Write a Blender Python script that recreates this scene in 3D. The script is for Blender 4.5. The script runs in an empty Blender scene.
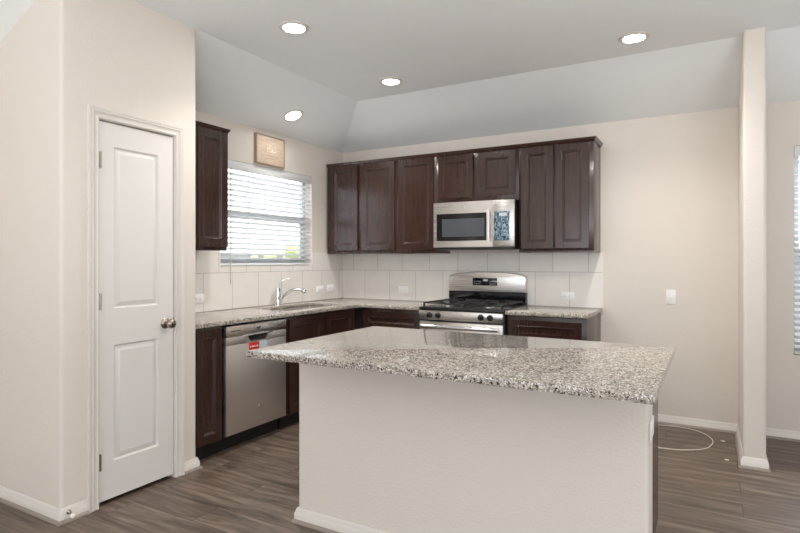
import bpy, bmesh, math
from mathutils import Vector, Matrix
PI = math.pi
SC = bpy.context.scene
COL = SC.collection

# ------------------------------------------------------------------ camera
cam_d = bpy.data.cameras.new('camera')
cam = bpy.data.objects.new('camera', cam_d); COL.objects.link(cam)
cam.location = (3.521, -4.949, 1.322)
cam.rotation_euler = (PI/2, 0, 0.515)
cam_d.sensor_width = 36.0
cam_d.lens = 552.7/800*36
cam_d.shift_y = -6.1/800
cam_d.clip_start = 0.05
SC.camera = cam

# ------------------------------------------------------------------ world, light, exposure
vs = SC.view_settings
vs.view_transform = 'Standard'; vs.look = 'None'; vs.gamma = 1.0; vs.use_curve_mapping = False
vs.exposure = 0.72
W = bpy.data.worlds.new('sky'); SC.world = W; W.use_nodes = True
bg = W.node_tree.nodes['Background']
bg.inputs['Color'].default_value = (0.86, 0.93, 1.0, 1); bg.inputs['Strength'].default_value = 2.0
LENS_POWER = 45.0          # ceiling can lens emission
def area(name, loc, rot, sx, sy, power, col=(1, 1, 1)):
    d = bpy.data.lights.new(name, 'AREA'); d.shape = 'RECTANGLE'; d.size = sx; d.size_y = sy
    d.energy = power; d.color = col
    o = bpy.data.objects.new(name, d); COL.objects.link(o); o.location = loc; o.rotation_euler = rot
    return o
DAY = (0.93, 0.96, 1.0)
# daylight coming in through the living-room windows (rear and right walls) and the kitchen window
SC.cycles.max_bounces = 14; SC.cycles.diffuse_bounces = 9; SC.cycles.transparent_max_bounces = 16
UP = math.radians(38)      # tilt added to the window lamps to brighten the ceiling
for k, x in enumerate((1.3, 3.5, 5.7)):
    area('daylight_rear', (x, -8.8, 1.45), (PI/2+UP, 0, 0), 1.5, 1.5, 9, DAY)
area('daylight_side', (6.8, -7.2, 1.45), (PI/2+UP, 0, PI/2), 1.6, 1.5, 8, DAY)
area('daylight_sink', (-1.5, -1.133, 2.55), (0, -PI/2+.62, 0), 1.3, 1.6, 30, DAY)
area('daylight_nook', (4.67, 0.14, 1.40), (-PI/2, 0, 0), 1.2, 1.5, 10, DAY)
# unseen fill lights added to brighten the ceiling; one more kitchen can sits above the frame
for x, y, e in ((1.7, -5.8, 10), (3.5, -5.4, 28), (4.75, -3.6, 19), (3.2, -7.6, 14)):
    area('ceiling_fill', (x, y, .8), (PI, 0, 0), .9, .9, e, (1, .985, .97))
area('kitchen_light', (3.069, -2.254, 2.78), (0, 0, 0), .15, .15, 7, (1, .95, .89))

# ------------------------------------------------------------------ materials
def lin(r, g, b):
    f = lambda c: (c/255/12.92) if c/255 <= .04045 else ((c/255+.055)/1.055)**2.4
    return (f(r), f(g), f(b), 1)
class NT:
    def __init__(s, name):
        s.m = bpy.data.materials.new(name); s.m.use_nodes = True
        s.t = s.m.node_tree; s.p = s.t.nodes['Principled BSDF']
    def n(s, typ, **kw):
        nd = s.t.nodes.new(typ)
        for k, v in kw.items():
            if k in nd.inputs: nd.inputs[k].default_value = v
            else: setattr(nd, k, v)
        return nd
    def l(s, a, b): s.t.links.new(a, b)
    def coords(s, scale=(1, 1, 1), loc=(0, 0, 0)):
        tc = s.n('ShaderNodeTexCoord'); mp = s.n('ShaderNodeMapping')
        mp.inputs['Scale'].default_value = scale; mp.inputs['Location'].default_value = loc
        s.l(tc.outputs['Object'], mp.inputs['Vector']); return mp.outputs['Vector']
    def bump(s, h, strength, dist=.002):
        b = s.n('ShaderNodeBump', Strength=strength, Distance=dist)
        s.l(h, b.inputs['Height']); s.l(b.outputs['Normal'], s.p.inputs['Normal'])
    def ramp(s, fac, stops, interp='LINEAR'):
        r = s.n('ShaderNodeValToRGB'); r.color_ramp.interpolation = interp
        e = r.color_ramp.elements
        while len(e) < len(stops): e.new(.5)
        for el, (p, c) in zip(e, stops): el.position = p; el.color = c
        s.l(fac, r.inputs['Fac']); return r.outputs['Color']
def plain(name, col, rough=.5, metal=0, coat=0, spec=.5):
    k = NT(name); p = k.p
    p.inputs['Base Color'].default_value = col; p.inputs['Roughness'].default_value = rough
    p.inputs['Metallic'].default_value = metal; p.inputs['Coat Weight'].default_value = coat
    p.inputs['Specular IOR Level'].default_value = spec
    return k.m
def paint(name, col, scale, strength, rough=.6):
    k = NT(name); k.p.inputs['Base Color'].default_value = col; k.p.inputs['Roughness'].default_value = rough
    v = k.coords()
    a = k.n('ShaderNodeTexNoise', Scale=scale, Detail=3.0); k.l(v, a.inputs['Vector'])
    k.bump(a.outputs['Fac'], strength, .004)
    return k.m
M = {}
M['wall'] = paint('wall_paint', lin(224, 216, 207), 95, .4)
M['ceil'] = paint('ceiling_paint', lin(240, 243, 244), 90, .3, .8)
M['trim'] = plain('white_trim', lin(224, 218, 211), .35)
M['strip_grey'] = plain('foot_strip', lin(150, 139, 128), .5)
M['door'] = plain('white_door', lin(226, 222, 218), .38)
M['plate'] = plain('white_plastic', lin(246, 245, 243), .35)
M['slot'] = plain('dark_slot', lin(60, 56, 52), .6)
M['rubber'] = plain('white_rubber', lin(235, 233, 228), .6)
M['vinyl'] = plain('white_vinyl', lin(186, 192, 196), .4)
M['blind'] = plain('blind_white', lin(224, 226, 227), .42)
M['cord'] = plain('blind_cord', lin(205, 205, 203), .7)
M['black'] = plain('black_enamel', lin(22, 21, 21), .28)
M['iron'] = plain('cast_iron', lin(30, 29, 29), .55)
M['glass_black'] = plain('black_glass', lin(16, 17, 19), .06)
M['smoke'] = plain('smoked_window', lin(70, 74, 80), .12)
M['toe'] = plain('toe_kick_black', lin(20, 17, 17), .5)
M['chrome'] = plain('chrome', (.78, .80, .83, 1), .12, 1)
M['nickel'] = plain('satin_nickel', lin(168, 158, 146), .26, 1)
M['red'] = plain('red_sticker', lin(205, 34, 38), .4)
M['white_ink'] = plain('white_print', lin(240, 232, 228), .5)
M['dark_ink'] = plain('dark_print', lin(62, 66, 76), .5)
M['display'] = plain('pale_display', lin(190, 200, 208), .3)
M['cable'] = plain('white_cable', lin(222, 212, 196), .5)
M['fleck'] = plain('floor_fleck', lin(228, 222, 212), .7)
M['sign_ink'] = plain('cream_lettering', lin(250, 240, 222), .7)
M['sign_grey'] = plain('faded_lettering', lin(186, 164, 142), .7)
M['sign_frame'] = plain('sign_edge', lin(166, 146, 128), .7)

def steel(name, col, rough, axis):
    k = NT(name); p = k.p
    p.inputs['Base Color'].default_value = col; p.inputs['Metallic'].default_value = 1
    sc = [260, 260, 260]; sc[axis] = 1.5
    v = k.coords(tuple(sc)); a = k.n('ShaderNodeTexNoise', Scale=1.0, Detail=2.0); k.l(v, a.inputs['Vector'])
    mr = k.n('ShaderNodeMapRange'); mr.inputs['To Min'].default_value = rough-.05; mr.inputs['To Max'].default_value = rough+.07
    k.l(a.outputs['Fac'], mr.inputs['Value']); k.l(mr.outputs['Result'], p.inputs['Roughness'])
    k.bump(a.outputs['Fac'], .05, .0006)
    return k.m
M['steel'] = steel('brushed_steel', (.72, .69, .66, 1), .27, 0)
M['steel_v'] = steel('brushed_steel_upright', (.74, .71, .69, 1), .40, 2)
M['sink'] = steel('sink_steel', (.55, .53, .50, 1), .32, 1)

def wood():
    k = NT('espresso_wood'); p = k.p
    v = k.coords((14, 14, 1.2)); a = k.n('ShaderNodeTexNoise', Scale=3.0, Detail=6.0, Roughness=.6); k.l(v, a.inputs['Vector'])
    c = k.ramp(a.outputs['Fac'], [(.3, lin(46, 28, 23)), (.7, lin(60, 37, 30))])
    k.l(c, p.inputs['Base Color']); p.inputs['Roughness'].default_value = .24
    p.inputs['Coat Weight'].default_value = .25; p.inputs['Coat Roughness'].default_value = .16
    k.bump(a.outputs['Fac'], .025, .0006)
    return k.m
M['wood'] = wood()

def granite():
    k = NT('speckled_granite'); p = k.p
    v = k.coords()
    w = k.n('ShaderNodeTexNoise', Scale=70.0, Detail=2.0); k.l(v, w.inputs['Vector'])
    mx = k.n('ShaderNodeMix', data_type='RGBA', blend_type='LINEAR_LIGHT'); mx.inputs[0].default_value = .012
    k.l(v, mx.inputs[6]); k.l(w.outputs['Color'], mx.inputs[7])
    vo = k.n('ShaderNodeTexVoronoi', Scale=220.0); k.l(mx.outputs[2], vo.inputs['Vector'])
    sp = k.n('ShaderNodeSeparateColor'); k.l(vo.outputs['Color'], sp.inputs[0])
    cl = k.n('ShaderNodeTexNoise', Scale=22.0, Detail=3.0, Roughness=.6); k.l(v, cl.inputs['Vector'])
    ad = k.n('ShaderNodeMath', operation='MULTIPLY_ADD'); k.l(cl.outputs['Fac'], ad.inputs[0]); ad.inputs[1].default_value = .45; ad.inputs[2].default_value = -.225
    su = k.n('ShaderNodeMath', operation='ADD'); k.l(sp.outputs[0], su.inputs[0]); k.l(ad.outputs[0], su.inputs[1])
    c = k.ramp(su.outputs[0], [(0, lin(44, 42, 41)), (.13, lin(106, 101, 96)), (.30, lin(150, 141, 131)), (.54, lin(180, 170, 158)), (.80, lin(214, 208, 199))], 'CONSTANT')
    fn = k.n('ShaderNodeTexNoise', Scale=420.0, Detail=2.0); k.l(v, fn.inputs['Vector'])
    m2 = k.n('ShaderNodeMix', data_type='RGBA', blend_type='OVERLAY'); m2.inputs[0].default_value = .35
    k.l(c, m2.inputs[6]); k.l(fn.outputs['Fac'], m2.inputs[7])
    k.l(m2.outputs[2], p.inputs['Base Color'])
    p.inputs['Roughness'].default_value = .07
    return k.m
M['granite'] = granite()

def planks():
    k = NT('vinyl_planks'); p = k.p
    v = k.coords()
    br = k.n('ShaderNodeTexBrick', offset=.37, offset_frequency=2)
    for a, b in (('Scale', 1.0), ('Brick Width', 1.22), ('Row Height', .178), ('Mortar Size', .0022), ('Mortar Smooth', .1), ('Bias', 0.0)): br.inputs[a].default_value = b
    br.inputs['Color1'].default_value = (0, 0, 0, 1); br.inputs['Color2'].default_value = (1, 1, 1, 1); br.inputs['Mortar'].default_value = (.5, .5, .5, 1)
    k.l(v, br.inputs['Vector'])
    # shift the grain per plank
    sh = k.n('ShaderNodeVectorMath', operation='MULTIPLY_ADD'); k.l(br.outputs['Color'], sh.inputs[0]); sh.inputs[1].default_value = (7.3, 3.1, 0); k.l(v, sh.inputs[2])
    mp = k.n('ShaderNodeMapping'); mp.inputs['Scale'].default_value = (1.3, 13, 1); k.l(sh.outputs[0], mp.inputs['Vector'])
    g = k.n('ShaderNodeTexNoise', Scale=1.6, Detail=7.0, Roughness=.62, Distortion=.6); k.l(mp.outputs['Vector'], g.inputs['Vector'])
    c = k.ramp(g.outputs['Fac'], [(.28, lin(66, 53, 44)), (.5, lin(105, 90, 78)), (.72, lin(141, 125, 111))])
    m1 = k.n('ShaderNodeMix', data_type='RGBA', blend_type='MULTIPLY'); m1.inputs[0].default_value = 1.0
    tone = k.ramp(br.outputs['Color'], [(0, (.82, .81, .80, 1)), (1, (1.0, 1.0, 1.0, 1))])
    k.l(c, m1.inputs[6]); k.l(tone, m1.inputs[7])
    m2 = k.n('ShaderNodeMix', data_type='RGBA'); k.l(br.outputs['Fac'], m2.inputs[0]); k.l(m1.outputs[2], m2.inputs[6]); m2.inputs[7].default_value = lin(66, 54, 46)
    k.l(m2.outputs[2], p.inputs['Base Color']); p.inputs['Roughness'].default_value = .42
    k.bump(g.outputs['Fac'], .12, .002)
    return k.m
M['floor'] = planks()

def tile(name, axis, off):
    k = NT(name); p = k.p
    tc = k.n('ShaderNodeTexCoord'); sx = k.n('ShaderNodeSeparateXYZ'); k.l(tc.outputs['Object'], sx.inputs[0])
    cb = k.n('ShaderNodeCombineXYZ'); k.l(sx.outputs[axis], cb.inputs[0]); k.l(sx.outputs[2], cb.inputs[1])
    mp = k.n('ShaderNodeMapping'); mp.inputs['Location'].default_value = off; k.l(cb.outputs[0], mp.inputs['Vector'])
    br = k.n('ShaderNodeTexBrick', offset=.52, offset_frequency=2)
    for a, b in (('Scale', 1.0), ('Brick Width', .305), ('Row Height', .306), ('Mortar Size', .0028), ('Mortar Smooth', .2), ('Bias', 0.0)): br.inputs[a].default_value = b
    br.inputs['Color1'].default_value = lin(230, 225, 219); br.inputs['Color2'].default_value = lin(239, 236, 231); br.inputs['Mortar'].default_value = lin(192, 186, 178)
    k.l(mp.outputs[0], br.inputs['Vector'])
    n = k.n('ShaderNodeTexNoise', Scale=9.0, Detail=5.0); k.l(mp.outputs[0], n.inputs['Vector'])
    mx = k.n('ShaderNodeMix', data_type='RGBA', blend_type='MULTIPLY'); mx.inputs[0].default_value = 1
    k.l(br.outputs['Color'], mx.inputs[6]); k.l(k.ramp(n.outputs['Fac'], [(.3, (.95, .945, .94, 1)), (.7, (1, 1, 1, 1))]), mx.inputs[7])
    k.l(mx.outputs[2], p.inputs['Base Color']); p.inputs['Roughness'].default_value = .35
    iv = k.n('ShaderNodeMath', operation='SUBTRACT'); iv.inputs[0].default_value = 1; k.l(br.outputs['Fac'], iv.inputs[1])
    k.bump(iv.outputs[0], .5, .0015)
    return k.m
M['tile_back'] = tile('tile_back_wall', 0, (-.149, 0, 0))
M['tile_left'] = tile('tile_left_wall', 1, (1.749, 0, 0))

def signwood():
    k = NT('sign_wood'); p = k.p
    v = k.coords((1, 3, 22)); a = k.n('ShaderNodeTexNoise', Scale=3.0, Detail=5.0); k.l(v, a.inputs['Vector'])
    k.l(k.ramp(a.outputs['Fac'], [(.3, lin(206, 184, 162)), (.7, lin(226, 206, 186))]), p.inputs['Base Color']); p.inputs['Roughness'].default_value = .7
    return k.m
M['sign'] = signwood()
def film():
    k = NT('crinkled_blue_film'); p = k.p
    v = k.coords((60, 60, 40)); a = k.n('ShaderNodeTexNoise', Scale=1.0, Detail=4.0, Distortion=1.5); k.l(v, a.inputs['Vector'])
    k.l(k.ramp(a.outputs['Fac'], [(.38, lin(30, 44, 58)), (.5, lin(84, 110, 128)), (.62, lin(160, 186, 200))]), p.inputs['Base Color'])
    p.inputs['Roughness'].default_value = .2; k.bump(a.outputs['Fac'], .6, .004)
    return k.m
M['film'] = film()
def emit(name, col, s):
    k = NT(name); k.p.inputs['Base Color'].default_value = (.8, .8, .8, 1)
    k.p.inputs['Emission Color'].default_value = col; k.p.inputs['Emission Strength'].default_value = s
    return k.m
M['lens'] = emit('lamp_lens', (1, .97, .93, 1), LENS_POWER)
def leaf():
    k = NT('shrub_leaves'); p = k.p
    v = k.coords(); a = k.n('ShaderNodeTexNoise', Scale=9.0, Detail=3.0); k.l(v, a.inputs['Vector'])
    k.l(k.ramp(a.outputs['Fac'], [(.3, lin(160, 168, 110)), (.7, lin(206, 210, 150))]), p.inputs['Base Color']); p.inputs['Roughness'].default_value = .7
    return k.m
M['leaf'] = leaf()
M['bark'] = plain('bark', lin(110, 90, 72), .9)
M['yard'] = paint('yard_ground', lin(92, 94, 76), 4, .3, .9)
M['siding'] = plain('pale_siding', lin(206, 204, 200), .8)
M['roof'] = plain('grey_roof', lin(196, 194, 194), .9)
def glass():
    k = NT('window_glass'); t = k.t
    tr = k.n('ShaderNodeBsdfTransparent'); gl = k.n('ShaderNodeBsdfGlossy', Roughness=.02)
    fr = k.n('ShaderNodeFresnel', IOR=1.45); mx = k.n('ShaderNodeMixShader')
    ge = k.n('ShaderNodeNewGeometry'); fb = k.n('ShaderNodeMath', operation='SUBTRACT'); fb.inputs[0].default_value = 1.0; k.l(ge.outputs['Backfacing'], fb.inputs[1])
    fm = k.n('ShaderNodeMath', operation='MULTIPLY'); k.l(fr.outputs[0], fm.inputs[0]); k.l(fb.outputs[0], fm.inputs[1]); k.l(fm.outputs[0], mx.inputs[0]); k.l(tr.outputs[0], mx.inputs[1]); k.l(gl.outputs[0], mx.inputs[2])
    k.l(mx.outputs[0], t.nodes['Material Output'].inputs['Surface']); return k.m
M['glass'] = glass()

# ------------------------------------------------------------------ mesh helpers
class MB:
    """collects shapes in world coordinates and links them as one mesh object"""
    def __init__(s): s.b = bmesh.new()
    def box(s, x0, x1, y0, y1, z0, z1, bev=0.0, seg=2):
        t = bmesh.new(); bmesh.ops.create_cube(t, size=1)
        for v in t.verts:
            v.co = Vector(((x0+x1)/2+v.co.x*(x1-x0), (y0+y1)/2+v.co.y*(y1-y0), (z0+z1)/2+v.co.z*(z1-z0)))
        if bev: bmesh.ops.bevel(t, geom=list(t.edges), offset=bev, segments=seg, affect='EDGES', profile=.5)
        return s.merge(t)
    def merge(s, t, mat=None):
        if mat is not None: t.transform(mat)
        me = bpy.data.meshes.new('tmp'); t.to_mesh(me); t.free(); s.b.from_mesh(me); bpy.data.meshes.remove(me); return s
    def prism(s, poly, z0, z1, bev=0.0, seg=2, mat=None):
        t = bmesh.new(); f = t.faces.new([t.verts.new((x, y, z0)) for x, y in poly])
        r = bmesh.ops.extrude_face_region(t, geom=[f])
        bmesh.ops.translate(t, verts=[g for g in r['geom'] if isinstance(g, bmesh.types.BMVert)], vec=(0, 0, z1-z0))
        bmesh.ops.recalc_face_normals(t, faces=t.faces)
        if bev:
            e = [e for e in t.edges if abs(e.verts[0].co.z-e.verts[1].co.z) < 1e-6]
            bmesh.ops.bevel(t, geom=e, offset=bev, segments=seg, affect='EDGES', profile=.5)
        return s.merge(t, mat)
    def slab(s, xs, ys, mask, z0, z1, bev=.004):
        t = bmesh.new(); V = {}
        def gv(i, j):
            if (i, j) not in V: V[i, j] = t.verts.new((xs[i], ys[j], z0))
            return V[i, j]
        fs = [t.faces.new([gv(i, j), gv(i+1, j), gv(i+1, j+1), gv(i, j+1)]) for i in range(len(xs)-1) for j in range(len(ys)-1) if mask(i, j)]
        r = bmesh.ops.extrude_face_region(t, geom=fs)
        bmesh.ops.translate(t, verts=[g for g in r['geom'] if isinstance(g, bmesh.types.BMVert)], vec=(0, 0, z1-z0))
        bmesh.ops.recalc_face_normals(t, faces=t.faces)
        if bev:
            e = [e for e in t.edges if len(e.link_faces) == 2 and e.calc_face_angle(0) > .8]
            bmesh.ops.bevel(t, geom=e, offset=bev, segments=2, affect='EDGES', profile=.5)
        return s.merge(t)
    def cyl(s, p0, p1, r0, r1=None, seg=24):
        r1 = r0 if r1 is None else r1
        return s.lathe(p0, Vector(p1)-Vector(p0), [(0, 0), (r0, 0), (r1, (Vector(p1)-Vector(p0)).length), (0, (Vector(p1)-Vector(p0)).length)], seg)
    def lathe(s, p, axis, prof, seg=24):
        q = Vector((0, 0, 1)).rotation_difference(Vector(axis).normalized()).to_matrix().to_4x4()
        mt = Matrix.Translation(Vector(p)) @ q
        t = bmesh.new(); rings = []
        for r, h in prof:
            if r < 1e-6: rings.append([t.verts.new((0, 0, h))])
            else: rings.append([t.verts.new((r*math.cos(2*PI*k/seg), r*math.sin(2*PI*k/seg), h)) for k in range(seg)])
        for a, b in zip(rings, rings[1:]):
            for k in range(seg):
                k2 = (k+1) % seg
                if len(a) == 1 and len(b) == 1: continue
                if len(a) == 1: t.faces.new((a[0], b[k2], b[k]))
                elif len(b) == 1: t.faces.new((a[k], a[k2], b[0]))
                else: t.faces.new((a[k], a[k2], b[k2], b[k]))
        bmesh.ops.recalc_face_normals(t, faces=t.faces)
        return s.merge(t, mt)
    def tube(s, pts, r, seg=10, closed=False):
        pts = [Vector(p) for p in pts]; n = len(pts); rs = r if isinstance(r, (list, tuple)) else [r]*n
        t = bmesh.new(); rings = []; up = None
        for i, p in enumerate(pts):
            a = pts[i-1] if i > 0 or closed else p; b = pts[(i+1) % n] if i < n-1 or closed else p
            d = (b-a).normalized()
            if up is None: up = Vector((0, 0, 1)) if abs(d.z) < .9 else Vector((0, 1, 0))
            sx = d.cross(up).normalized(); up = sx.cross(d).normalized()
            rings.append([t.verts.new(p+rs[i]*(sx*math.cos(2*PI*k/seg)+up*math.sin(2*PI*k/seg))) for k in range(seg)])
        for i in range(n if closed else n-1):
            a, b = rings[i], rings[(i+1) % n]
            for k in range(seg): t.faces.new((a[k], a[(k+1) % seg], b[(k+1) % seg], b[k]))
        if not closed: t.faces.new(rings[0]); t.faces.new(rings[-1])
        bmesh.ops.recalc_face_normals(t, faces=t.faces)
        return s.merge(t)
    def panelled(s, O, A, N, w, h, th, holes, steps, bev=.002):
        """slab of w x h x th standing on O (A across, N out, z up); each hole (a0,a1,b0,b1) gets nested rings (inset, depth)"""
        t = bmesh.new(); O, A, N = Vector(O), Vector(A), Vector(N); Z = Vector((0, 0, 1))
        P = lambda a, b, c: t.verts.new(O+A*a+Z*b+N*c)
        xs = sorted({0, w, *[q for H in holes for q in H[:2]]}); zs = sorted({0, h, *[q for H in holes for q in H[2:]]})
        for i in range(len(xs)-1):
            for j in range(len(zs)-1):
                cx, cz = (xs[i]+xs[i+1])/2, (zs[j]+zs[j+1])/2
                if any(H[0] < cx < H[1] and H[2] < cz < H[3] for H in holes): continue
                t.faces.new([P(xs[i], zs[j], th), P(xs[i+1], zs[j], th), P(xs[i+1], zs[j+1], th), P(xs[i], zs[j+1], th)])
        for a0, a1, b0, b1 in holes:
            prev = None
            for ins, dep in steps:
                r = [P(a0+ins, b0+ins, th+dep), P(a1-ins, b0+ins, th+dep), P(a1-ins, b1-ins, th+dep), P(a0+ins, b1-ins, th+dep)]
                if prev:
                    for k in range(4): t.faces.new((prev[k], prev[(k+1) % 4], r[(k+1) % 4], r[k]))
                prev = r
            t.faces.new(prev)
        c = [(0, 0), (w, 0), (w, h), (0, h)]
        for k in range(4):
            (a, b), (a2, b2) = c[k], c[(k+1) % 4]
            t.faces.new([P(a, b, 0), P(a2, b2, 0), P(a2, b2, th), P(a, b, th)])
        t.faces.new([P(a, b, 0) for a, b in reversed(c)])
        bmesh.ops.remove_doubles(t, verts=t.verts, dist=1e-5)
        bmesh.ops.recalc_face_normals(t, faces=t.faces)
        return s.merge(t)
    def sweep(s, path, prof, closed=False):
        """prof (offset to the right of the path, z) carried along a plan path with mitred corners"""
        pts = [Vector((x, y)) for x, y in path]; n = len(pts); t = bmesh.new(); rings = []
        for i, p in enumerate(pts):
            d0 = (p-pts[i-1]).normalized() if (i > 0 or closed) else None
            d1 = (pts[(i+1) % n]-p).normalized() if (i < n-1 or closed) else None
            n0 = Vector((d0.y, -d0.x)) if d0 else None; n1 = Vector((d1.y, -d1.x)) if d1 else None
            m = n0 if n1 is None else n1 if n0 is None else (n0+n1)/(1+n0.dot(n1))
            rings.append([t.verts.new((p.x+m.x*o, p.y+m.y*o, z)) for o, z in prof])
        k = len(prof)
        for i in range(n if closed else n-1):
            a, b = rings[i], rings[(i+1) % n]
            for j in range(k): t.faces.new((a[j], a[(j+1) % k], b[(j+1) % k], b[j]))
        if not closed: t.faces.new(rings[0]); t.faces.new(rings[-1])
        bmesh.ops.recalc_face_normals(t, faces=t.faces)
        return s.merge(t)
    def build(s, name, mat, parent=None, angle=40):
        me = bpy.data.meshes.new(name)
        if parent is not None:
            off = Vector((0, 0, 0)); q = parent
            while q is not None: off += q.location; q = q.parent
            bmesh.ops.translate(s.b, verts=s.b.verts, vec=-off)
        s.b.to_mesh(me); s.b.free()
        me.materials.append(mat)
        for p in me.polygons: p.use_smooth = True
        me.set_sharp_from_angle(angle=math.radians(angle))
        o = bpy.data.objects.new(name, me); COL.objects.link(o)
        if parent is not None: o.parent = parent
        return o
def thing(name, label, cat, loc=(0, 0, 0), group=None):
    o = bpy.data.objects.new(name, None); COL.objects.link(o); o.location = loc; o.empty_display_size = .1
    o['label'] = label; o['category'] = cat
    if group: o['group'] = group
    return o
def tag(o, label, cat, group=None):
    o['label'] = label; o['category'] = cat
    if group: o['group'] = group
    return o
def struct(o): o['kind'] = 'structure'; return o
def copy_tree(o, parent=None):
    c = o.copy(); COL.objects.link(c)
    if parent is not None: c.parent = parent
    for ch in list(o.children): copy_tree(ch, c)
    return c
def arc(cx, cy, r, a0, a1, n=6):
    return [(cx+r*math.cos(math.radians(a0+(a1-a0)*k/n)), cy+r*math.sin(math.radians(a0+(a1-a0)*k/n))) for k in range(n+1)]
def spline(ctrl, n=10):
    out = []; P = [Vector(p) for p in ctrl]
    for i in range(len(P)-1):
        p0, p1, p2, p3 = P[max(i-1, 0)], P[i], P[i+1], P[min(i+2, len(P)-1)]
        for k in range(n):
            u = k/n
            out.append(.5*((2*p1)+(p2-p0)*u+(2*p0-5*p1+4*p2-p3)*u*u+(3*p1-p0-3*p2+p3)*u**3))
    out.append(P[-1]); return out

# ------------------------------------------------------------------ the room
ZC, ZF, BX, BY = 2.494, 2.789, .668, -.708
XR, YR = 7.0, -9.0
XP, YP0, YP1 = .668, -3.371, -2.529            # pantry face and its two corners
WX0, WX1, WY = 3.689, 3.814, -.796             # wing wall
WIN = (-1.731, -.536, 1.272, 2.167)            # kitchen window y0 y1 z0 z1
NOOK = (4.038, 5.30, .628, 2.161)              # nook window x0 x1 z0 z1
struct(MB().box(-.12, XR+.12, YR-.12, .12, -.08, 0).build('floor', M['floor']))
m = MB(); t = m.b
def quad(*p): t.faces.new([t.verts.new(q) for q in p])
quad((BX, BY, ZF), (XR, BY, ZF), (XR, YR, ZF), (BX, YR, ZF))
quad((0, 0, ZC), (XR, 0, ZC), (XR, BY, ZF), (BX, BY, ZF))
quad((0, 0, ZC), (BX, BY, ZF), (BX, YR, ZF), (0, YR, ZC))
m.box(-.12, XR+.12, YR-.12, .12, 2.85, 2.93)
struct(m.build('ceiling', M['ceil'], angle=5))
y0, y1, z0, z1 = WIN
m = MB()
m.box(-.12, 0, YR, y0, 0, ZC+.05); m.box(-.12, 0, y1, 0, 0, ZC+.05); m.box(-.12, 0, y0, y1, 0, z0); m.box(-.12, 0, y0, y1, z1, ZC+.05)
m.box(-.12, -.10, YR, .12, ZC+.05, 2.85)
struct(m.build('wall_left', M['wall']))
x0, x1, z0, z1 = NOOK
m = MB()
m.box(-.12, x0, 0, .12, 0, ZC+.05); m.box(x1, XR+.12, 0, .12, 0, ZC+.05); m.box(x0, x1, 0, .12, 0, z0); m.box(x0, x1, 0, .12, z1, ZC+.05)
m.box(-.12, XR+.12, .10, .12, ZC+.05, 2.85)
struct(m.build('wall_back', M['wall']))
m = MB(); z0, z1 = .6, 2.3; xs = [-.12, .55, 2.05, 2.75, 4.25, 4.95, 6.45, XR+.12]
m.box(-.12, XR+.12, YR-.12, YR, 0, z0); m.box(-.12, XR+.12, YR-.12, YR, z1, 2.85)
for k in (0, 2, 4, 6): m.box(xs[k], xs[k+1], YR-.12, YR, z0, z1)
struct(m.build('wall_rear', M['wall']))
m = MB(); ys = [YR, -8.0, -6.4, -5.4, -3.8, 0]
m.box(XR, XR+.12, YR, 0, 0, z0); m.box(XR, XR+.12, YR, 0, z1, 2.85)
for k in (0, 2, 4): m.box(XR, XR+.12, ys[k], ys[k+1], z0, z1)
struct(m.build('wall_right', M['wall']))
# pantry closet: rounded outer corners, an opening for its door
r = .02; DY0, DY1, DZ = -3.181, -2.690, 2.086
m = MB()
m.prism([(0.0, YP0)]+arc(XP-r, YP0+r, r, -90, 0)+[(XP, DY0), (XP-.11, DY0), (XP-.11, YP0+.11), (0.0, YP0+.11)], 0, ZF)
m.prism([(XP, DY1)]+arc(XP-r, YP1-r, r, 0, 90)+[(0.0, YP1), (0.0, YP1-.08), (XP-.11, YP1-.08), (XP-.11, DY1)], 0, ZF)
m.box(XP-.11, XP, DY0, DY1, DZ, ZF)
struct(m.build('wall_pantry', M['wall']))
m = MB()
m.prism([(WX1, 0), (WX0, 0)]+arc(WX0+r, WY+r, r, 180, 270)+arc(WX1-r, WY+r, r, 270, 360), 0, ZF)
struct(m.build('wall_wing', M['wall']))
# baseboards
BB = [(0, 0), (.013, 0), (.013, .046), (.009, .051), (.009, .056), (.006, .064), (.003, .071), (0, .071)]
FOOT_STRIP = [(.0135, 0), (.025, 0), (.0245, .006), (.021, .012), (.0135, .017)]      # grey-taupe rounded strip along the foot
o = struct(MB().sweep([(0.0, YP0), (XP, YP0), (XP, -3.236)], BB).build('baseboard_pantry', M['trim'])); MB().sweep([(0.0, YP0), (XP, YP0), (XP, -3.236)], FOOT_STRIP).build('foot_strip', M['strip_grey'], o)
o = struct(MB().sweep([(XP, -2.634), (XP, YP1), (.62, YP1)], BB).build('baseboard_corner', M['trim'])); MB().sweep([(XP, -2.634), (XP, YP1), (.62, YP1)], FOOT_STRIP).build('foot_strip', M['strip_grey'], o)
o = struct(MB().sweep([(2.70, 0), (WX0, 0), (WX0, WY), (WX1, WY), (WX1, 0), (XR, 0)], BB).build('baseboard_back', M['trim'])); MB().sweep([(2.70, 0), (WX0, 0), (WX0, WY), (WX1, WY), (WX1, 0), (XR, 0)], FOOT_STRIP).build('foot_strip', M['strip_grey'], o)
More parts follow.
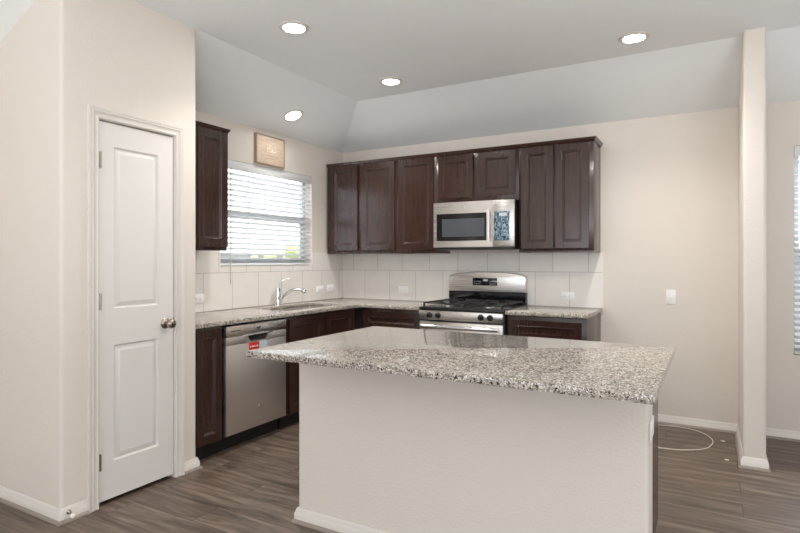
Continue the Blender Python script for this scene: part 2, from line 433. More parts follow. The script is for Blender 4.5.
# pantry door, hung in its casing
CS = [(0, 0), (.011, 0), (.014, .006), (.009, .012), (.010, .026), (.017, .034), (.012, .039), (.019, .048), (.019, .058), (0, .058)]
def casing(inner):
    m = MB(); t = m.b; rings = []
    y0, y1, zt = inner
    for (py, pz, sy, sz) in ((y0, 0, -1, 0), (y0, zt, -1, 1), (y1, zt, 1, 1), (y1, 0, 1, 0)):
        rings.append([t.verts.new((XP+o, py+sy*w, pz+sz*w)) for o, w in CS])
    for a, b in zip(rings, rings[1:]):
        for j in range(len(CS)): t.faces.new((a[j], a[(j+1) % len(CS)], b[(j+1) % len(CS)], b[j]))
    t.faces.new(rings[0]); t.faces.new(rings[-1]); bmesh.ops.recalc_face_normals(t, faces=t.faces)
    return m
m = casing((DY0+.003, DY1-.003, DZ-.005))
m.box(XP-.11, XP, DY0, DY0+.006, 0, DZ); m.box(XP-.11, XP, DY1-.006, DY1, 0, DZ); m.box(XP-.11, XP, DY0, DY1, DZ-.008, DZ)
m.box(XP-.06, XP-.045, DY1-.018, DY1-.006, 0, DZ-.008); m.box(XP-.06, XP-.045, DY0, DY1, DZ-.02, DZ-.008)
struct(m.build('trim_1', M['trim']))
dw_, dh_ = .472, 2.046
d = MB().panelled((XP-.041, DY0+.009, .024), (0, 1, 0), (1, 0, 0), dw_, dh_, .035,
    [(.088, dw_-.103, .200, .835), (.088, dw_-.103, 1.035, 1.920)],
    [(0, 0), (.005, -.012), (.009, -.0135), (.036, -.002), (.038, -.002)]).build('door_1', M['door'], angle=25)
struct(d)
ky, kz = -2.757, .945
kb = MB().lathe((XP-.006, ky, kz), (1, 0, 0), [(0, 0), (.032, 0), (.032, .004), (.026, .010), (.012, .014), (.011, .034), (.017, .038), (.026, .046), (.0285, .056), (.026, .066), (.017, .073), (0, .075)], 28).build('door_knob', M['nickel'], d)
MB().box(XP-.008, XP-.003, DY1-.0105, DY1-.007, kz-.03, kz+.03).build('latch_plate', M['nickel'], d)
for z in (.24, 1.10, 1.86):
    MB().cyl((XP+.004, DY0+.013, z-.045), (XP+.004, DY0+.013, z+.045), .0065, seg=12).build('hinge', M['nickel'], d)
m = MB()
m.lathe((XP+.011, -3.338, .048), (.9, -.25, .02), [(0, 0), (.011, 0), (.011, .006), (.006, .008), (.006, .062), (0, .062)], 14)
ds = thing('door_stop', 'small spring door stop on the baseboard beside the pantry corner', 'door stop', (XP+.011, -3.338, .048))
m.build('spring', M['nickel'], ds)
MB().lathe((XP+.011+.0595, -3.338-.0165, .0494), (.9, -.25, .02), [(0, 0), (.010, 0), (.011, .010), (.008, .016), (0, .017)], 14).build('tip', M['rubber'], ds)

# kitchen window: vinyl single-hung frame set in a plain drywall recess
def window(name, axis, a0, a1, z0, z1, face, back, sgn):
    """frame in the opening a0..a1; 'face' is the inner plane of the vinyl, 'back' its outer one"""
    def bx(m, p0, p1, q0, q1, d0, d1, bev=.003):
        lo, hi = min(d0, d1), max(d0, d1)
        if axis == 'y': m.box(lo, hi, p0, p1, q0, q1, bev)
        else: m.box(p0, p1, lo, hi, q0, q1, bev)
    w = .042; m = MB()
    bx(m, a0, a0+w, z0, z1, face, back); bx(m, a1-w, a1, z0, z1, face, back)
    bx(m, a0+w, a1-w, z0, z0+w, face, back); bx(m, a0+w, a1-w, z1-w, z1, face, back)
    fr = m.build(name, M['vinyl']); struct(fr)
    zm = (z0+z1)/2; mid = (face+back)/2
    m = MB(); bx(m, a0+w, a1-w, zm-.03, zm+.03, face, back)
    m.build('meeting_rail', M['vinyl'], fr)
    m = MB(); bx(m, a0+w, a0+w+.03, z0+w, zm-.03, face, mid); bx(m, a1-w-.03, a1-w, z0+w, zm-.03, face, mid)
    bx(m, a0+w+.03, a1-w-.03, z0+w, z0+w+.035, face, mid)
    m.build('sash', M['vinyl'], fr)
    for q0, q1 in ((z0+w, zm-.03), (zm+.03, z1-w)):
        m = MB(); bx(m, a0+w, a1-w, q0, q1, mid+sgn*.004, mid+sgn*.007, 0); m.build('pane', M['glass'], fr)
    return fr
window('window_1', 'y', WIN[0], WIN[1], WIN[2], WIN[3], -.085, -.125, -1)
window('window_2', 'x', NOOK[0], NOOK[1], NOOK[2], NOOK[3], .085, .125, 1)

def blind(label, axis, a0, a1, z0, z1, c, wand_at, cords, tilt, wand_bottom, val_face):
    """c = distance of the slat centre line behind the wall face"""
    sg = -1 if axis == 'y' else 1
    def bx(m, p0, p1, d0, d1, q0, q1, bev=.002):
        lo, hi = min(d0, d1), max(d0, d1)
        if axis == 'y': m.box(lo, hi, p0, p1, q0, q1, bev)
        else: m.box(p0, p1, lo, hi, q0, q1, bev)
    loc = (sg*c, (a0+a1)/2, z0) if axis == 'y' else ((a0+a1)/2, sg*c, z0)
    b = thing('window_blind', label, 'blind', loc)
    m = MB(); bx(m, a0+.004, a1-.004, sg*(c+.024), sg*(c-.020), z1-.058, z1-.004); m.build('headrail', M['blind'], b)
    m = MB(); bx(m, a0+.003, a1-.003, val_face, val_face+sg*.010, z1-.078, z1-.002, .003); m.build('valance', M['blind'], b)
    m = MB(); bx(m, a0+.006, a1-.006, sg*(c+.025), sg*(c-.025), z0+.006, z0+.026, .004); m.build('bottom_rail', M['blind'], b)
    m = MB(); z = z0+.06
    while z < z1-.085:
        t = bmesh.new(); bmesh.ops.create_cube(t, size=1)
        L = a1-a0-.014
        mt = (Matrix.Translation((sg*c, (a0+a1)/2, z)) @ Matrix.Rotation(tilt, 4, 'Y') @ Matrix.Diagonal((.050, L, .004, 1))) if axis == 'y' else \
             (Matrix.Translation(((a0+a1)/2, sg*c, z)) @ Matrix.Rotation(tilt, 4, 'X') @ Matrix.Diagonal((L, .050, .003, 1)))
        m.merge(t, mt); z += .0452
    m.build('slats', M['blind'], b)
    for a in cords:
        m = MB()
        for dd in (-.026, .026): bx(m, a-.0015, a+.0015, sg*c+dd-.001, sg*c+dd+.001, z0+.02, z1-.05, 0)
        m.build('ladder_cord', M['cord'], b)
    f = -sg*.017
    m = MB(); p = (lambda z, d=0: (f+d, wand_at, z)) if axis == 'y' else (lambda z, d=0: (wand_at, f+d, z))
    m.tube([p(z1-.07), p(wand_bottom)], .0038, 8); m.build('tilt_wand', M['cord'], b)
blind('white slatted blind in the window above the kitchen sink', 'y', WIN[0], WIN[1], WIN[2], WIN[3], .032, -1.628, (-1.59, -1.40, -.90), -.27, 1.12, -.001)
blind('white slatted blind in the tall window beyond the wing wall', 'x', NOOK[0], NOOK[1], NOOK[2], NOOK[3], .032, 4.30, (4.2, 4.67, 5.14), .35, 1.3, .001)

# outside the sink window
struct(MB().box(-30, -.3, -20, 30, -.3, -.2).build('ground', M['yard']))
def shrub(label, x, y, r, h):
    o = thing('shrub', label, 'shrub', (x, y, -.2)); m = MB()
    import random; R = random.Random(int(abs(x*31+y*17)*10))
    for k in range(26):
        a, e = R.uniform(0, 2*PI), R.uniform(-.3, 1)
        t = bmesh.new(); bmesh.ops.create_icosphere(t, subdivisions=2, radius=r*R.uniform(.28, .48))
        for v in t.verts: v.co *= R.uniform(.82, 1.15)
        m.merge(t, Matrix.Translation((x+math.cos(a)*r*.7*R.random(), y+math.sin(a)*r*.7, h*.62+e*h*.3)))
    m.build('foliage', M['leaf'], o, angle=180)
    MB().cyl((x, y, -.2), (x, y, h*.5), .06, .04, 10).build('trunk', M['bark'], o)
shrub('pale green shrub seen low through the right side of the sink window', -8.0, 8.61, .55, 1.75)
shrub('pale green shrub seen low through the middle of the sink window', -8.0, 7.18, .5, 1.5)
hs = thing('house', 'pale neighbouring house low behind the shrubs outside the sink window', 'house', (-17, 8, -.2))
MB().box(-20, -14, 2.5, 16, -.2, 1.6).build('wall', M['siding'], hs)
MB().prism([(-20.3, 1.6), (-13.7, 1.6), (-17, 2.15)], 0, 14, mat=Matrix.Translation((0, 16.2, 0)) @ Matrix.Rotation(PI/2, 4, 'X')).build('roof', M['roof'], hs)

# ------------------------------------------------------------------ tiles, cabinets, worktops
tag(MB().slab([0.0, 2.707], [-.009, -.001], lambda i, j: True, .914, 1.389, 0).build('tile_backsplash', M['tile_back']), 'pale tile backsplash behind the range on the back wall', 'backsplash')
m = MB()
m.box(.001, .009, YP1, -.010, .9145, WIN[2]); m.box(.001, .009, YP1, WIN[0], WIN[2], 1.395); m.box(.001, .009, WIN[1], -.010, WIN[2], 1.400)
tag(m.build('tile_backsplash', M['tile_left']), 'pale tile backsplash under the window behind the sink', 'backsplash')
# the tile materials count joints from the counter top
for o in [o for o in COL.objects if o.name.startswith('tile_backsplash')]:
    o.data.transform(Matrix.Translation((0, 0, -.914))); o.location.z = .914

ST = [(0, 0), (.003, .0015), (.007, .0015), (.012, -.004), (.016, -.004), (.022, -.011), (.024, -.011)]
def cab_door(name, parent, side, a0, a1, z0, z1, base, fw=.052):
    """door or drawer front lying on plane 'base'; side 'B' faces -y, 'L' faces +x, 'I' faces +y"""
    w, h = a1-a0, z1-z0; f = min(fw, h*.28)
    hole = [(f, w-f, f, h-f)]
    if side == 'B': return MB().panelled((a0, base, z0), (1, 0, 0), (0, -1, 0), w, h, .019, hole, ST).build(name, M['wood'], parent, 20)
    if side == 'I': return MB().panelled((a1, base, z0), (-1, 0, 0), (0, 1, 0), w, h, .019, hole, ST).build(name, M['wood'], parent, 20)
    return MB().panelled((base, a0, z0), (0, 1, 0), (1, 0, 0), w, h, .019, hole, ST).build(name, M['wood'], parent, 20)
ZU0, ZU1 = 1.390, 2.298
def wall_cab(label, x0, x1, z0, doors):
    o = thing('wall_cabinet', label, 'cabinet', ((x0+x1)/2, -.155, z0), 'espresso wall cabinets')
    m = MB(); m.box(x0, x1, -.309, -.001, z0+.012, ZU1, .001)
    m.box(x0, x1, -.309, -.290, z0, z0+.012); m.box(x0, x0+.016, -.29, -.001, z0, z0+.012); m.box(x1-.016, x1, -.29, -.001, z0, z0+.012)
    m.build('cabinet_box', M['wood'], o)
    for a0, a1, b0, b1 in doors: cab_door('door', o, 'B', a0, a1, b0, b1, -.3092)
    return o
wall_cab('dark brown two-door wall cabinet in the corner nearest the window', .027, .862, ZU0, [(.078, .412, 1.424, 2.285), (.460, .843, 1.424, 2.285)])
wall_cab('dark brown single-door wall cabinet just left of the microwave', .863, 1.285, ZU0, [(.884, 1.262, 1.424, 2.285)])
wall_cab('short dark brown wall cabinet directly above the microwave', 1.286, 2.070, 1.845, [(1.312, 1.652, 1.892, 2.278), (1.713, 2.044, 1.892, 2.278)])
wall_cab('dark brown two-door wall cabinet right of the microwave, at the end of the row', 2.071, 2.687, ZU0, [(2.095, 2.367, 1.424, 2.280), (2.384, 2.652, 1.424, 2.280)])
CR = [(0, ZU1-.012), (.004, ZU1-.012), (.008, ZU1-.004), (.018, ZU1+.012), (.020, ZU1+.020), (0, ZU1+.020)]
MB().sweep([(.027, -.311), (2.689, -.311), (2.689, -.001)], CR).build('crown_moulding', M['wood'])
tag(bpy.data.objects['crown_moulding'], 'thin dark crown moulding along the top of the back wall cabinets', 'moulding')
LY0, LY1 = YP1+.002, -1.942
o = thing('wall_cabinet', 'dark brown wall cabinet left of the window, half hidden by the pantry', 'cabinet', (.155, -2.235, 1.396), 'espresso wall cabinets')
MB().box(.001, .305, LY0, LY1, 1.396, 2.296, .001).build('cabinet_box', M['wood'], o)
cab_door('door', o, 'L', LY0+.012, -2.236, 1.424, 2.283, .3052); cab_door('door', o, 'L', -2.229, LY1-.006, 1.424, 2.283, .3052)
MB().sweep([(.307, LY0), (.307, LY1+.002), (.001, LY1+.002)], [(a, b-.002) for a, b in CR]).build('crown_moulding', M['wood'])
tag(bpy.data.objects['crown_moulding.001'], 'short dark crown moulding on the cabinet left of the window', 'moulding')

BD, TK, CU = .612, .565, .8835     # base body depth, toe kick, underside of the granite
def base_cab(label, side, a0, a1, fronts):
    loc = ((a0+a1)/2, -.3, 0) if side == 'B' else (.3, (a0+a1)/2, 0)
    o = thing('base_cabinet', label, 'cabinet', loc, 'espresso base cabinets')
    if side == 'B':
        MB().box(a0, a1, -BD, -.010, .10, CU, .001).build('cabinet_box', M['wood'], o); MB().box(a0, a1, -TK, -.010, 0, .10).build('toe_kick', M['toe'], o)
    else:
        MB().box(.010, BD, a0, a1, .10, CU, .001).build('cabinet_box', M['wood'], o); MB().box(.010, TK, a0, a1, 0, .10).build('toe_kick', M['toe'], o)
    for n, p0, p1, q0, q1 in fronts: cab_door(n, o, side, p0, p1, q0, q1, -BD-.0002 if side == 'B' else BD+.0002, .048)
    return o
base_cab('narrow dark brown base cabinet between the pantry corner and the dishwasher', 'L', YP1+.014, -2.269, [('door', -2.500, -2.290, .115, .858)])
# the sink cabinet is an open box so the bowls can hang in it
o = thing('base_cabinet', 'dark brown sink base cabinet right of the dishwasher', 'cabinet', (.3, -1.15, 0), 'espresso base cabinets')
m = MB(); ya, yb = -1.645, -.655
m.box(BD-.02, BD, ya, yb, .10, CU); m.box(.010, BD-.02, ya, ya+.016, .10, CU); m.box(.010, BD-.02, yb-.016, yb, .10, CU); m.box(.010, BD-.02, ya+.016, yb-.016, .10, .116)
m.build('cabinet_box', M['wood'], o); MB().box(.010, TK, ya, yb, 0, .10).build('toe_kick', M['toe'], o)
for a, b in ((-1.600, -1.160), (-1.120, -.715)): cab_door('door', o, 'L', a, b, .115, .852, BD+.0002, .048)
base_cab('dark brown corner base cabinet between the sink run and the range', 'B', .650, 1.296, [('drawer_front', .690, 1.270, .700, .848), ('door', .690, .975, .115, .680), ('door', .985, 1.270, .115, .680)])
base_cab('dark brown base cabinet right of the range, at the end of the run', 'B', 2.066, 2.690, [('drawer_front', 2.105, 2.655, .690, .845), ('door', 2.105, 2.376, .115, .670), ('door', 2.384, 2.655, .115, .670)])
SK = (.125, .535, -1.500, -.720)
xs = [.001, SK[0], SK[1], .655, 1.298]; ys = [YP1+.001, SK[2], SK[3], -.655, -.001]
tag(MB().slab(xs, ys, lambda i, j: (i < 3 or j == 3) and not (i == 1 and j == 1), CU, .914).build('countertop', M['granite']), 'L-shaped speckled granite countertop running past the sink into the corner', 'countertop')
tag(MB().slab([2.062, 2.702], [-.655, -.001], lambda i, j: True, CU, .914).build('countertop', M['granite']), 'short speckled granite countertop right of the range', 'countertop')

# sink: two steel bowls hung under the granite
s = thing('sink', 'stainless undermount double-bowl sink in the countertop under the window', 'sink', (.33, -1.11, .70))
def bowl(y0, y1):
    m = MB(); t = m.b; rings = []
    for ins, z in ((-.012, CU-.001), (0, CU-.001), (.004, .86), (.012, .74), (.05, .715)):
        x0, x1, a, b = SK[0]+ins, SK[1]-ins, y0+ins, y1-ins
        rings.append([t.verts.new(q+(z,)) for q in ((x0, a), (x1, a), (x1, b), (x0, b))])
    for p, q in zip(rings, rings[1:]):
        for k in range(4): t.faces.new((p[k], p[(k+1) % 4], q[(k+1) % 4], q[k]))
    t.faces.new(rings[-1]); bmesh.ops.recalc_face_normals(t, faces=t.faces); bmesh.ops.reverse_faces(t, faces=t.faces)
    b = m.build('bowl', M['sink'], s)
    MB().lathe(((SK[0]+SK[1])/2, (y0+y1)/2, .7152), (0, 0, 1), [(0, 0), (.042, 0), (.042, .003), (.03, .004), (0, .002)], 20).build('drain', M['chrome'], b)
bowl(SK[2]+.005, -1.122); bowl(-1.098, SK[3]-.005)
# faucet
fx, fy = .075, -1.118
f = thing('faucet', 'chrome single-lever faucet standing behind the sink', 'faucet', (fx, fy, .914))
MB().lathe((fx, fy, .914), (0, 0, 1), [(0, 0), (.030, 0), (.030, .006), (.026, .012), (.029, .06), (.0275, .125), (.023, .150), (.012, .160), (0, .162)], 24).build('body', M['chrome'], f)
pts = spline([(fx+.012, fy+.012, .945), (fx+.05, fy+.03, 1.005), (fx+.11, fy+.06, 1.050), (fx+.165, fy+.09, 1.060), (fx+.20, fy+.11, 1.048)], 6)
MB().tube(pts, [.017-.003*k/(len(pts)-1) for k in range(len(pts))], 14).build('spout', M['chrome'], f)
MB().lathe((fx+.190, fy+.104, 1.060), (.30, .16, -.28), [(0, 0), (.015, 0), (.019, .012), (.020, .040), (.016, .046), (0, .046)], 16).build('spray_head', M['chrome'], f)
lp = spline([(fx, fy, 1.072), (fx+.008, fy+.012, 1.110), (fx+.03, fy+.045, 1.142), (fx+.065, fy+.085, 1.152)], 6)
MB().tube(lp, [.008-.003*k/(len(lp)-1) for k in range(len(lp))], 10).build('lever', M['chrome'], f)

# ------------------------------------------------------------------ appliances
# dishwasher
a0, a1 = -2.263, -1.651; ac = (a0+a1)/2
dw = thing('dishwasher', 'stainless steel dishwasher with a red sticker under the counter', 'dishwasher', (.32, ac, 0))
MB().box(.010, .600, a0, a1, .10, .872).build('tub', M['toe'], dw)
MB().box(.010, .555, a0, a1, 0, .10).build('toe_kick', M['toe'], dw)
# door skin with a pocket cut for the handle
ys = [a0+.003, ac-.135, ac-.085, ac+.085, ac+.135, a1-.003]; zp = .792
dr = MB()
dr.box(.601, .641, a0+.003, a1-.003, .118, zp-.052, .004)
dr.box(.601, .641, a0+.003, ac-.118, zp-.058, zp, .002); dr.box(.601, .641, ac+.118, a1-.003, zp-.058, zp, .002)
dr.prism([(ac-.119, zp-.059), (ac+.119, zp-.059), (ac+.119, zp), (ac+.108, zp), (ac+.075, zp-.048), (ac-.075, zp-.048), (ac-.108, zp), (ac-.119, zp)], 0, .040,
         mat=Matrix.Translation((.601, 0, 0)) @ Matrix(((0, 0, 1, 0), (1, 0, 0, 0), (0, 1, 0, 0), (0, 0, 0, 1))))
door = dr.build('door', M['steel_v'], dw)
MB().box(.602, .606, ac-.118, ac+.118, zp-.057, zp+.002).build('pocket', M['black'], door)
cp = MB().box(.601, .643, a0+.003, a1-.003, zp, .868, .004).build('control_panel', M['steel'], dw)
MB().box(.618, .652, ac-.140, ac+.140, zp-.006, zp+.003, .002).build('handle_lip', M['chrome'], dw)
m = MB()
for k in range(7): m.box(.6429, .6436, a0+.048+k*.013, a0+.058+k*.013, .829, .837)
m.build('lettering', M['dark_ink'], cp)
MB().box(.6429, .6438, ac-.015, ac+.022, .826, .842).build('display', M['dark_ink'], cp)
st = MB().box(.641, .6418, ac-.092, ac+.010, zp-.118, zp-.060, .0003).build('sticker', M['red'], dw); st['label'] = 'red rectangular sticker'
m = MB()
for k, w in enumerate((.012, .018, .010, .016)): m.box(.6417, .6422, ac-.080+k*.021, ac-.080+k*.021+w, zp-.093, zp-.083)
m.build('print', M['white_ink'], st)
MB().box(.641, .6416, ac+.014, ac+.095, zp-.108, zp-.056).build('film_tab', M['display'], dw)
MB().lathe((.641, ac+.02, .265), (1, 0, 0), [(0, 0), (.013, 0), (.013, .002), (.010, .003), (0, .003)], 20).build('badge', M['chrome'], dw)

# range
rx0, rx1 = 1.302, 2.058; rc = (rx0+rx1)/2
rg = thing('gas_range', 'stainless steel gas range with four black knobs on the back wall', 'range', (rc, -.34, 0))
m = MB(); m.box(rx0, rx1, -.650, -.012, .06, .895, .002)
for x in (rx0+.04, rx1-.04):
    for y in (-.60, -.08): m.cyl((x, y, 0), (x, y, .06), .018, seg=12)
m.build('body', M['black'], rg)
MB().box(rx0-.002, rx1+.002, -.690, -.060, .895, .922, .006).build('cooktop', M['black'], rg)
cp = MB().box(rx0, rx1, -.698, -.645, .815, .893, .004).build('control_panel', M['steel'], rg)
for x in (rx0+.105, rx0+.185, rx1-.185, rx1-.105):
    kn = MB().lathe((x, -.698, .855), (0, -1, 0), [(0, 0), (.026, 0), (.026, .005), (.022, .008), (.019, .026), (.016, .029), (0, .029)], 24).build('knob', M['black'], rg)
    MB().box(x-.004, x+.004, -.734, -.726, .838, .872, .001).build('grip', M['black'], kn)
od = MB().box(rx0+.002, rx1-.002, -.690, -.650, .215, .800, .005).build('oven_door', M['steel'], rg)
MB().box(rx0+.10, rx1-.10, -.693, -.689, .34, .66, .001).build('oven_window', M['glass_black'], od)
m = MB()
hp = [(rx0+.03+ (rx1-rx0-.06)*k/16, -.728-.018*math.sin(PI*k/16), .762) for k in range(17)]
m.tube(hp, .017, 14); m.build('handle', M['chrome'], od)
for x in (rx0+.03, rx1-.055): MB().box(x, x+.025, -.735, -.689, .748, .776, .003).build('handle_bracket', M['steel'], od)
MB().box(rx0+.002, rx1-.002, -.688, -.650, .065, .205, .005).build('storage_drawer', M['steel'], rg)
# back guard with an arched top
top = [(rx0+(rx1-rx0)*(.5-.5*math.cos(PI*k/24)), 1.150+.066*math.sin(PI*k/24)**.62) for k in range(25)]
bgd = MB().prism([(rx1, 1.030), (rx0, 1.030)]+[(x, z) for x, z in top], 0, .060, bev=.006, mat=Matrix.Translation((0, -.012, 0)) @ Matrix.Rotation(PI/2, 4, 'X'), seg=3).build('back_guard', M['steel'], rg)
MB().box(rx0+.001, rx1-.001, -.068, -.012, .915, 1.030).build('vent_panel', M['glass_black'], rg)
dp = MB().box(rc-.130, rc+.110, -.0745, -.071, 1.088, 1.158, .001).build('display_panel', M['glass_black'], bgd)
MB().box(rc-.025, rc+.020, -.0755, -.0743, 1.128, 1.146).build('clock', M['display'], dp)
for x in (rc-.115, rc+.038):
    m = MB()
    for k in range(4):
        for q in range(2): m.box(x+k*.0175, x+k*.0175+.009, -.0755, -.0743, 1.100+q*.022, 1.106+q*.022)
    m.build('button_marks', M['display'], dp)
for x in (rc-.19, rc+.19):
    for y in (-.50, -.21):
        b = MB().lathe((x, y, .922), (0, 0, 1), [(0, 0), (.048, 0), (.048, .006), (.036, .010), (0, .010)], 24).build('burner', M['steel'], rg)
        MB().lathe((x, y, .932), (0, 0, 1), [(0, 0), (.034, 0), (.034, .007), (.028, .010), (0, .010)], 24).build('burner_cap', M['iron'], b)
    m = MB(); w, z0, z1 = .165, .948, .958
    for xx in (x-w, x+w): m.box(xx-.006, xx+.006, -.645, -.085, z0, z1, .002)
    for yy in (-.645, -.355, -.085): m.box(x-w, x+w, yy-.006, yy+.006, z0, z1, .002)
    for yy in (-.50, -.21):
        for sx in (-1, 1): m.box(min(x+sx*.045, x+sx*w), max(x+sx*.045, x+sx*w), yy-.005, yy+.005, z0, z1+.004, .002)
        for sy in (-1, 1): m.box(x-.005, x+.005, min(yy+sy*.045, yy+sy*.14), max(yy+sy*.045, yy+sy*.14), z0, z1+.004, .002)
    for xx in (x-w, x+w):
        for yy in (-.64, -.09): m.box(xx-.006, xx+.006, yy-.006, yy+.006, .922, z0+.002)
    m.build('grate', M['iron'], rg)

# microwave
mx0, mx1, mz0, mz1 = 1.303, 2.061, 1.418, 1.842; yf = -.408
mw = thing('microwave', 'stainless over-the-range microwave with a film-covered keypad', 'microwave', ((mx0+mx1)/2, -.2, mz0))
MB().box(mx0+.002, mx1-.002, yf+.035, -.010, mz0, mz1, .003).build('body', M['black'], mw)
xs_ = mx0+.565
dr = MB().panelled((mx0, yf+.035, mz0+.022), (1, 0, 0), (0, -1, 0), xs_-mx0, mz1-mz0-.022, .035, [(.030, xs_-mx0-.055, .055, .300)], [(0, 0), (.003, -.003)]).build('door', M['steel'], mw, 20)
MB().box(mx0+.031, xs_-.056, yf+.0005, yf+.002, mz0+.078, mz0+.321).build('door_glass', M['glass_black'], dr)
MB().box(mx0+.085, xs_-.075, yf-.0005, yf+.0005, mz0+.115, mz0+.275).build('view_screen', M['smoke'], dr)
m = MB(); hx = xs_-.026
m.tube([(hx, yf-.030, mz0+.075), (hx, yf-.030, mz0+.350)], .011, 12)
for z in (mz0+.095, mz0+.33): m.cyl((hx, yf-.03, z), (hx, yf+.002, z), .007, seg=10)
m.build('handle', M['steel_v'], dr)
cp = MB().box(xs_+.002, mx1, yf, yf+.035, mz0+.022, mz1, .003).build('control_panel', M['steel'], mw)
kp = MB().box(xs_+.014, mx1-.042, yf-.003, yf+.001, mz0+.075, mz0+.325, .002).build('keypad', M['film'], cp); kp['label'] = 'keypad under crinkled blue film'
MB().box(xs_+.060, mx1-.065, yf-.0042, yf-.0028, mz0+.285, mz0+.312).build('display', M['display'], cp)
MB().lathe((mx0+.30, yf, mz1-.052), (0, -1, 0), [(0, 0), (.012, 0), (.012, .002), (0, .003)], 18).build('badge', M['chrome'], dr)
MB().box(mx0+.004, mx1-.004, yf+.004, yf+.036, mz0+.003, mz0+.020, .002).build('vent_strip', M['black'], mw)

# ------------------------------------------------------------------ island
IX0, IX1, IY = 1.692, 3.322, -2.768
r = .018
m = MB(); m.prism(arc(IX0+r, IY+r, r, 180, 270)+arc(IX1-r, IY+r, r, 270, 360)+[(IX1, IY+.115), (IX0, IY+.115)], 0, CU)
struct(m.build('wall_island', M['wall']))
o = struct(MB().sweep([(IX0, IY+.115), (IX0, IY), (IX1, IY)], BB).build('baseboard_island', M['trim'])); MB().sweep([(IX0, IY+.115), (IX0, IY), (IX1, IY)], FOOT_STRIP).build('foot_strip', M['strip_grey'], o)
ic = thing('island_cabinet', 'dark brown island cabinet behind the white half wall', 'cabinet', ((IX0+IX1)/2, -2.36, 0))
ya, yb, IE = IY+.116, -2.075, 3.296
MB().box(IX0+.004, IE, ya, yb, .10, CU, .001).build('cabinet_box', M['wood'], ic)
MB().box(IX0+.004, IE-.02, ya, yb-.06, 0, .10).build('toe_kick', M['toe'], ic)
n = 4; w = (IE-IX0-.03)/n
for k in range(n):
    p = IX0+.02+k*w
    cab_door('door', ic, 'I', p+.01, p+w-.01, .115, .680, yb+.0002); cab_door('drawer_front', ic, 'I', p+.01, p+w-.01, .70, .85, yb+.0002)
rc_ = .016
poly = [(1.686, -2.035)]+[(1.686, -3.117)]+[(3.368, -3.117)]+arc(3.368-rc_, -2.035-rc_, rc_, 0, 90)
tag(MB().prism(poly[::1], CU+.0005, .914, .004).build('countertop', M['granite']), 'large speckled granite island countertop in the foreground', 'countertop')

# ------------------------------------------------------------------ small things
def plate_parts(o, horizontal, switch=False):
    a, b = (.0575, .035) if horizontal else (.035, .0575)
    L = o.location
    MB().box(L.x-a, L.x+a, L.y-.005, L.y, L.z-b, L.z+b, .002).build('cover_plate', M['plate'], o)
    for s_ in (-1, 1):
        cx, cz = (L.x+s_*.020, L.z) if horizontal else (L.x, L.z+s_*.020)
        if switch: continue
        sk = MB().box(cx-.014, cx+.014, L.y-.0065, L.y-.004, cz-.014, cz+.014, .002).build('socket', M['plate'], o)
        m = MB()
        for q in (-.005, .005):
            if horizontal: m.box(cx-.004, cx+.004, L.y-.0068, L.y-.006, cz+q-.001, cz+q+.001)
            else: m.box(cx+q-.001, cx+q+.001, L.y-.0068, L.y-.006, cz-.004, cz+.004)
        m.build('slots', M['slot'], sk)
    if switch: MB().box(L.x-.006, L.x+.006, L.y-.014, L.y-.004, L.z-.010, L.z+.012, .002).build('toggle', M['plate'], o)
G = 'white wall plates'
o = thing('outlet', 'white outlet on the back tile left of the range', 'outlet', (.767, -.009, 1.022), G); plate_parts(o, True)
def put(src, label, loc, rz=0, cat=None):
    c = copy_tree(src); c.location = loc; c.rotation_euler = (0, 0, rz); c['label'] = label
    return c
put(o, 'white outlet on the back tile right of the range', (2.415, -.009, 1.010))
put(o, 'white outlet beside the pantry corner at the left end of the counter', (.009, -1.960, 1.020), PI/2)
put(o, 'white outlet right of the faucet, the nearer of the pair', (.009, -.417, 1.026), PI/2)
put(o, 'white outlet right of the faucet, nearest the corner', (.009, -.240, 1.031), PI/2)
put(o, 'white outlet on the narrow end of the island half wall', (IX1, IY+.06, .70), PI/2)
o = thing('light_switch', 'white switch plate alone on the bare wall right of the cabinets', 'switch', (3.228, 0, 1.027)); plate_parts(o, False, True)

# sign over the window
sy0, sy1, sz0, sz1 = -1.338, -.966, 2.185, 2.452
sg = thing('wall_sign', 'small weathered wooden sign hung above the sink window', 'sign', (0, (sy0+sy1)/2, sz0))
MB().box(.001, .020, sy0+.006, sy1-.006, sz0+.006, sz1-.006, .002).build('board', M['sign'], sg)
m = MB()
for b in ((sy0, sy0+.012, sz0, sz1), (sy1-.012, sy1, sz0, sz1), (sy0+.012, sy1-.012, sz0, sz0+.012), (sy0+.012, sy1-.012, sz1-.012, sz1)): m.box(.001, .026, *b, .002)
m.build('frame', M['sign_frame'], sg)
Q = lambda pts: [(.0205, sy0+(sy1-sy0)*a, sz0+(sz1-sz0)*b) for a, b in pts]
m = MB()
m.tube(spline(Q([(.36, .72), (.39, .64), (.37, .50), (.40, .40)]), 6), .004, 6)
m.tube(spline(Q([(.40, .55), (.46, .60), (.48, .70), (.46, .56), (.49, .42)]), 6), .004, 6)
m.tube(spline(Q([(.52, .46), (.57, .54), (.55, .44), (.62, .46), (.68, .50)]), 6), .003, 6)
m.build('script_lettering', M['sign_ink'], sg)
for b, p0, p1 in ((.84, .30, .70), (.30, .22, .78), (.21, .34, .66)):
    k = p0; m = MB()
    while k < p1: m.box(.0195, .0206, sy0+(sy1-sy0)*k, sy0+(sy1-sy0)*(k+.035), sz0+(sz1-sz0)*b, sz0+(sz1-sz0)*(b+.025)); k += .052
    m.build('small_lettering', M['sign_grey'], sg)

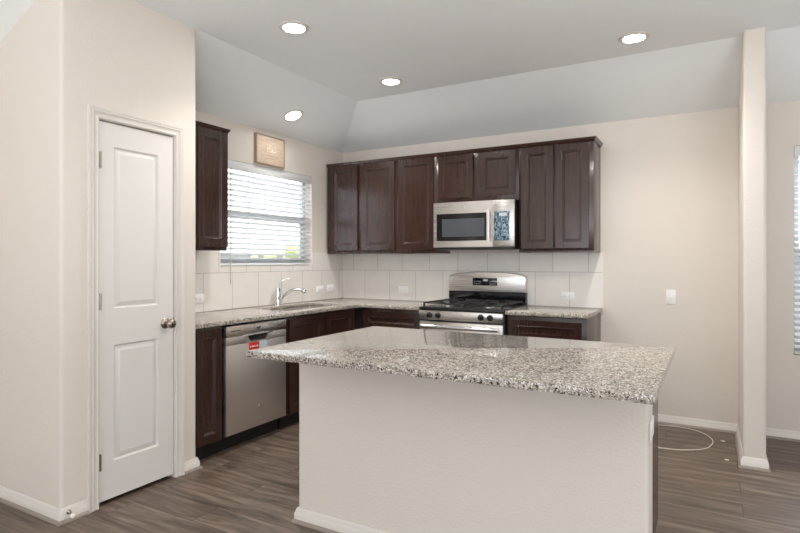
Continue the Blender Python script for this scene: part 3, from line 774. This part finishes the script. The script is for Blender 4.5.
# recessed ceiling lights
def can(label, p, n):
    o = thing('ceiling_light', label, 'light', p, 'round white ceiling lights')
    MB().lathe(p, n, [(.062, 0), (.096, 0), (.096, .004), (.080, .011), (.070, .010), (.066, .004)], 36).build('trim_ring', M['trim'], o)
    MB().lathe(p, n, [(0, .001), (.066, .001), (.066, .0065), (0, .0075)], 36).build('lens', M['lens'], o)
    d = bpy.data.lights.new('can_beam', 'SPOT'); d.energy = 30; d.color = (1, .965, .92); d.spot_size = math.radians(128); d.spot_blend = .75; d.shadow_soft_size = .06
    b = bpy.data.objects.new('can_beam', d); COL.objects.link(b); b.parent = o
    nv = Vector(n).normalized(); b.location = nv*.03; b.rotation_euler = Vector((0, 0, -1)).rotation_difference(nv).to_euler()
can('round ceiling light on the flat ceiling, nearest the pantry', (1.23, -2.254, ZF-.001), (0, 0, -1))
can('round ceiling light on the flat ceiling, nearest the sloped corner', (1.231, -1.052, ZF-.001), (0, 0, -1))
can('round ceiling light on the flat ceiling, nearest the wing wall', (3.069, -1.030, ZF-.001), (0, 0, -1))
a = math.atan2(ZF-ZC, BX)
can('round ceiling light on the sloped ceiling above the sink window', (.273, -1.141, ZC+.273*(ZF-ZC)/BX-.001), (math.sin(a), 0, -math.cos(a)))

# loose cable and tiny white flecks on the floor
z = .004
cb = MB().tube(spline([(2.95, -.20, z), (3.13, -.085, z), (3.30, -.055, z), (3.44, -.12, z), (3.52, -.30, z), (3.49, -.50, z), (3.40, -.60, z), (3.28, -.655, z), (3.12, -.66, z), (2.95, -.60, z)], 10), .0035, 8).build('cable', M['cable'])
tag(cb, 'thin white cable lying in a loop on the floor behind the island', 'cable')
def fleck(label, x, y, s):
    m = MB(); m.prism([(x-s, y-.004), (x+s*.9, y-.010), (x+s, y+.006), (x-s*.2, y+.010)], .0005, .004)
    tag(m.build('floor_fleck', M['fleck']), label, 'fleck')
fleck('tiny white scrap on the floor nearer the back wall baseboard', 3.585, -.27, .014)
fleck('tiny white scrap on the floor nearer the wing wall foot', 3.60, -.70, .014)
